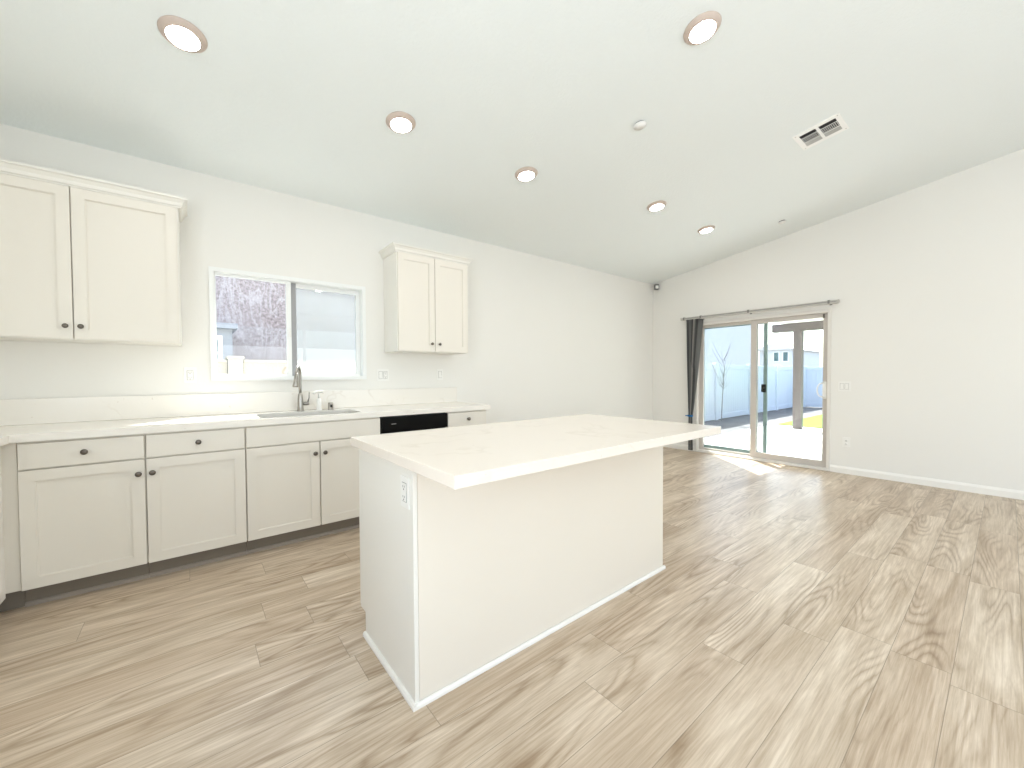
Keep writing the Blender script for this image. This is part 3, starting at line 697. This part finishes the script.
# ------------------------------------------------------------------ outside
GZ = -.13
o = put('side_yard_concrete', MB().box(-6, 6.2, W+T+.02, 7.2, GZ-.1, GZ), M['concrete']); o['kind'] = 'structure'; o['label'] = 'pale concrete side yard outside the kitchen window'; o['category'] = 'ground'
o = put('bare_soil_ground', MB().prism([(6.25, -12), (45, -12), (45, 16), (6.25, 16)], [], 'z', GZ-.1, GZ), M['dirt']); o['kind'] = 'structure'; o['label'] = 'bare grey soil of the yard'; o['category'] = 'ground'
PXE = 11.1
o = put('patio_slab', MB().box(6.245, PXE, -6, 3.66, GZ+.001, -.045), M['concrete']); tag(o, 'white concrete patio slab outside the sliding door', 'patio')
o = put('lawn', MB().box(PXE+.25, 15.6, -8, 3.62, GZ+.001, -.06), M['grass']); o['kind'] = 'stuff'; tag(o, 'bright green lawn strip beyond the patio', 'grass')
# patio cover: beam, posts, soffit
t_ = thing('patio_cover', 'taupe patio cover with square posts outside the sliding door', 'patio cover', (9, 1, -.045))
put('soffit', MB().box(6.26, PXE-.05, -6, 3.24, 2.335, 2.38), M['patio_ceiling'], t_)
put('roof_deck', MB().box(6.26, PXE+.15, -6, 3.27, 2.382, 2.47), M['patio_wood'], t_)
put('beam', MB().box(10.56, 10.76, -6, 3.48, 2.155, 2.334), M['patio_wood'], t_)
for y in (2.98, -.4, -4):
    put('post', MB().box(10.58, 10.74, y-.08, y+.08, -.0445, 2.154, .006), M['patio_wood'], t_)
# vinyl fence: parallel to x at y=5.3 and across the back at x=19
def fence(ax, a0, a1, c0, label, zt=1.47, step=2.35):
    t_ = thing('vinyl_fence', label, 'fence', ((a0+a1)/2, c0, GZ) if ax == 'x' else (c0, (a0+a1)/2, GZ))
    nn = max(1, round((a1-a0)/step)); st = (a1-a0)/nn
    def bx(u0, u1, w0, w1, z0, z1, bev=0):
        return MB().box(u0, u1, c0+w0, c0+w1, z0, z1, bev) if ax == 'x' else MB().box(c0+w0, c0+w1, u0, u1, z0, z1, bev)
    for k in range(nn+1):
        p = a0+st*k; put('post', bx(p-.065, p+.065, -.065, .065, GZ, zt+.05, .008), M['fence'], t_)
    for k in range(nn):
        u0, u1 = a0+st*k+.0655, a0+st*(k+1)-.0655
        put('top_rail', bx(u0, u1, -.03, .03, zt-.14, zt, .004), M['fence'], t_)
        put('bottom_rail', bx(u0, u1, -.03, .03, GZ+.02, GZ+.17, .004), M['fence'], t_)
        pm = MB(); q = u0; nb = 14; bw = (u1-u0)/nb
        for j in range(nb):
            x0_, x1_ = u0+bw*j+.002, u0+bw*(j+1)-.002
            if ax == 'x': pm.box(x0_, x1_, c0-.012, c0+.012, GZ+.171, zt-.141, .003)
            else: pm.box(c0-.012, c0+.012, x0_, x1_, GZ+.171, zt-.141, .003)
        put('panel', pm, M['fence'], t_)
fence('x', 7.0, 18.9, 5.3, 'white vinyl privacy fence running away beyond the patio')
fence('y', -7.0, 5.1, 19.0, 'white vinyl fence across the back of the yard', 1.45)
# cream block wall outside the kitchen window
t_ = thing('block_wall', 'cream block garden wall outside the kitchen window', 'garden wall', (2, 5.6, GZ))
put('wall_panel', MB().box(.475, 6.2, 5.52, 5.68, GZ, 1.36).box(-4, .325, 5.52, 5.68, GZ, 1.36), M['block'], t_)
put('cap', MB().box(.475, 6.2, 5.50, 5.70, 1.3602, 1.392, .005).box(-4, .325, 5.50, 5.70, 1.3602, 1.392, .005), M['block'], t_)
pl_ = put('pillar', MB().box(.330, .470, 5.48, 5.72, GZ, 1.40), M['block'], t_)
put('pillar_cap', MB().box(.318, .482, 5.46, 5.74, 1.4002, 1.432, .006), M['block'], pl_)
# neighbouring house behind both fences
t_ = thing('neighbour_house', 'pinkish stucco house wall filling the kitchen window view', 'house', (2, 8.6, GZ))
put('wall_panel', MB().box(-6, 7.4, 7.6, 11, GZ, 3.75), M['stucco_pink'], t_)
put('roof', MB().prism([(7.45, 3.7505), (11.2, 3.7505), (11.2, 3.95), (9.2, 4.5), (7.45, 3.95)], [], 'x', -6.2, 7.39), M['roof'], t_)
t_ = thing('neighbour_house', 'pale grey stucco house wall above the yard fence', 'house', (15, 8.8, GZ))
put('wall_panel', MB().box(7.7, 21.5, 7.8, 12, GZ, 3.75), M['stucco_grey'], t_)
put('roof', MB().prism([(7.6, 3.7505), (12.2, 3.7505), (12.2, 3.95), (9.8, 4.6), (7.6, 3.95)], [], 'x', 7.6, 21.7), M['roof'], t_)
# small white bump-out with a dark window, left in the kitchen window
t_ = thing('neighbour_bay', 'small pale blue bay with dark window seen through left kitchen pane', 'house', (-.6, 6.9, GZ))
put('wall_panel', MB().box(-1.8, .445, 6.5, 7.598, GZ, 1.83), M['ext_white'], t_)
put('fascia', MB().box(-1.9, .50, 6.40, 7.598, 1.8305, 1.90, .005), M['ext_white'], t_)
wf = put('window_frame', MB().prism(rect(-.25, .335, 1.02, 1.74), [rect(-.20, .285, 1.07, 1.69)], 'y', 6.47, 6.4995), M['vinyl'], t_)
put('pane', MB().box(-.20, .285, 6.488, 6.496, 1.07, 1.69), M['ext_glass'], wf)
put('muntin', MB().box(-.20, .285, 6.478, 6.487, 1.50, 1.525), M['vinyl'], wf)
# added far house, its two windows stand in for a reflection in the glass
t_ = thing('reflection_house', 'added far house whose two windows stand in for a reflection in the patio door', 'house', (32, 9.5, GZ))
put('wall_panel', MB().box(30, 36, 8.75, 10.6, GZ, 2.75), M['stucco_grey'], t_)
put('roof', MB().prism([(8.5, 2.7505), (10.9, 2.7505), (9.7, 3.2)], [], 'x', 29.7, 36.3), M['roof'], t_)
for y in (9.08, 9.60):
    wf = put('window_frame', MB().prism(rect(y-.20, y+.20, 1.95, 2.65), [rect(y-.13, y+.13, 2.02, 2.58)], 'x', 29.95, 29.9995), M['vinyl'], t_)
    put('pane', MB().box(29.985, 29.995, y-.13, y+.13, 2.02, 2.58), M['ext_glass'], wf)
# bare shrub in front of the fence
t_ = thing('bare_shrub', 'leafless twiggy shrub against the yard fence', 'shrub', (11.6, 5.05, GZ))
random.seed(11)
trunk = MB().tube([(11.6, 5.05, GZ), (11.62, 5.04, .5), (11.66, 5.02, 1.1), (11.7, 5.0, 1.6)], [.012, .010, .008, .005], 8)
put('trunk', trunk, M['twig'], t_)
tw = MB()
for k in range(22):
    z0 = random.uniform(.7, 1.6); a = random.uniform(0, 2*PI); ln = random.uniform(.35, .9)
    p0 = Vector((11.63+.04*(z0-.5), 5.03, z0)); p2 = p0+Vector((math.cos(a)*ln*.7, math.sin(a)*ln*.25, ln*random.uniform(.4, 1)))
    p1 = (p0+p2)/2+Vector((0, 0, -.05)); tw.tube([p0, p1, p2], [.005, .0035, .002], 5)
put('twigs', tw, M['twig'], t_)
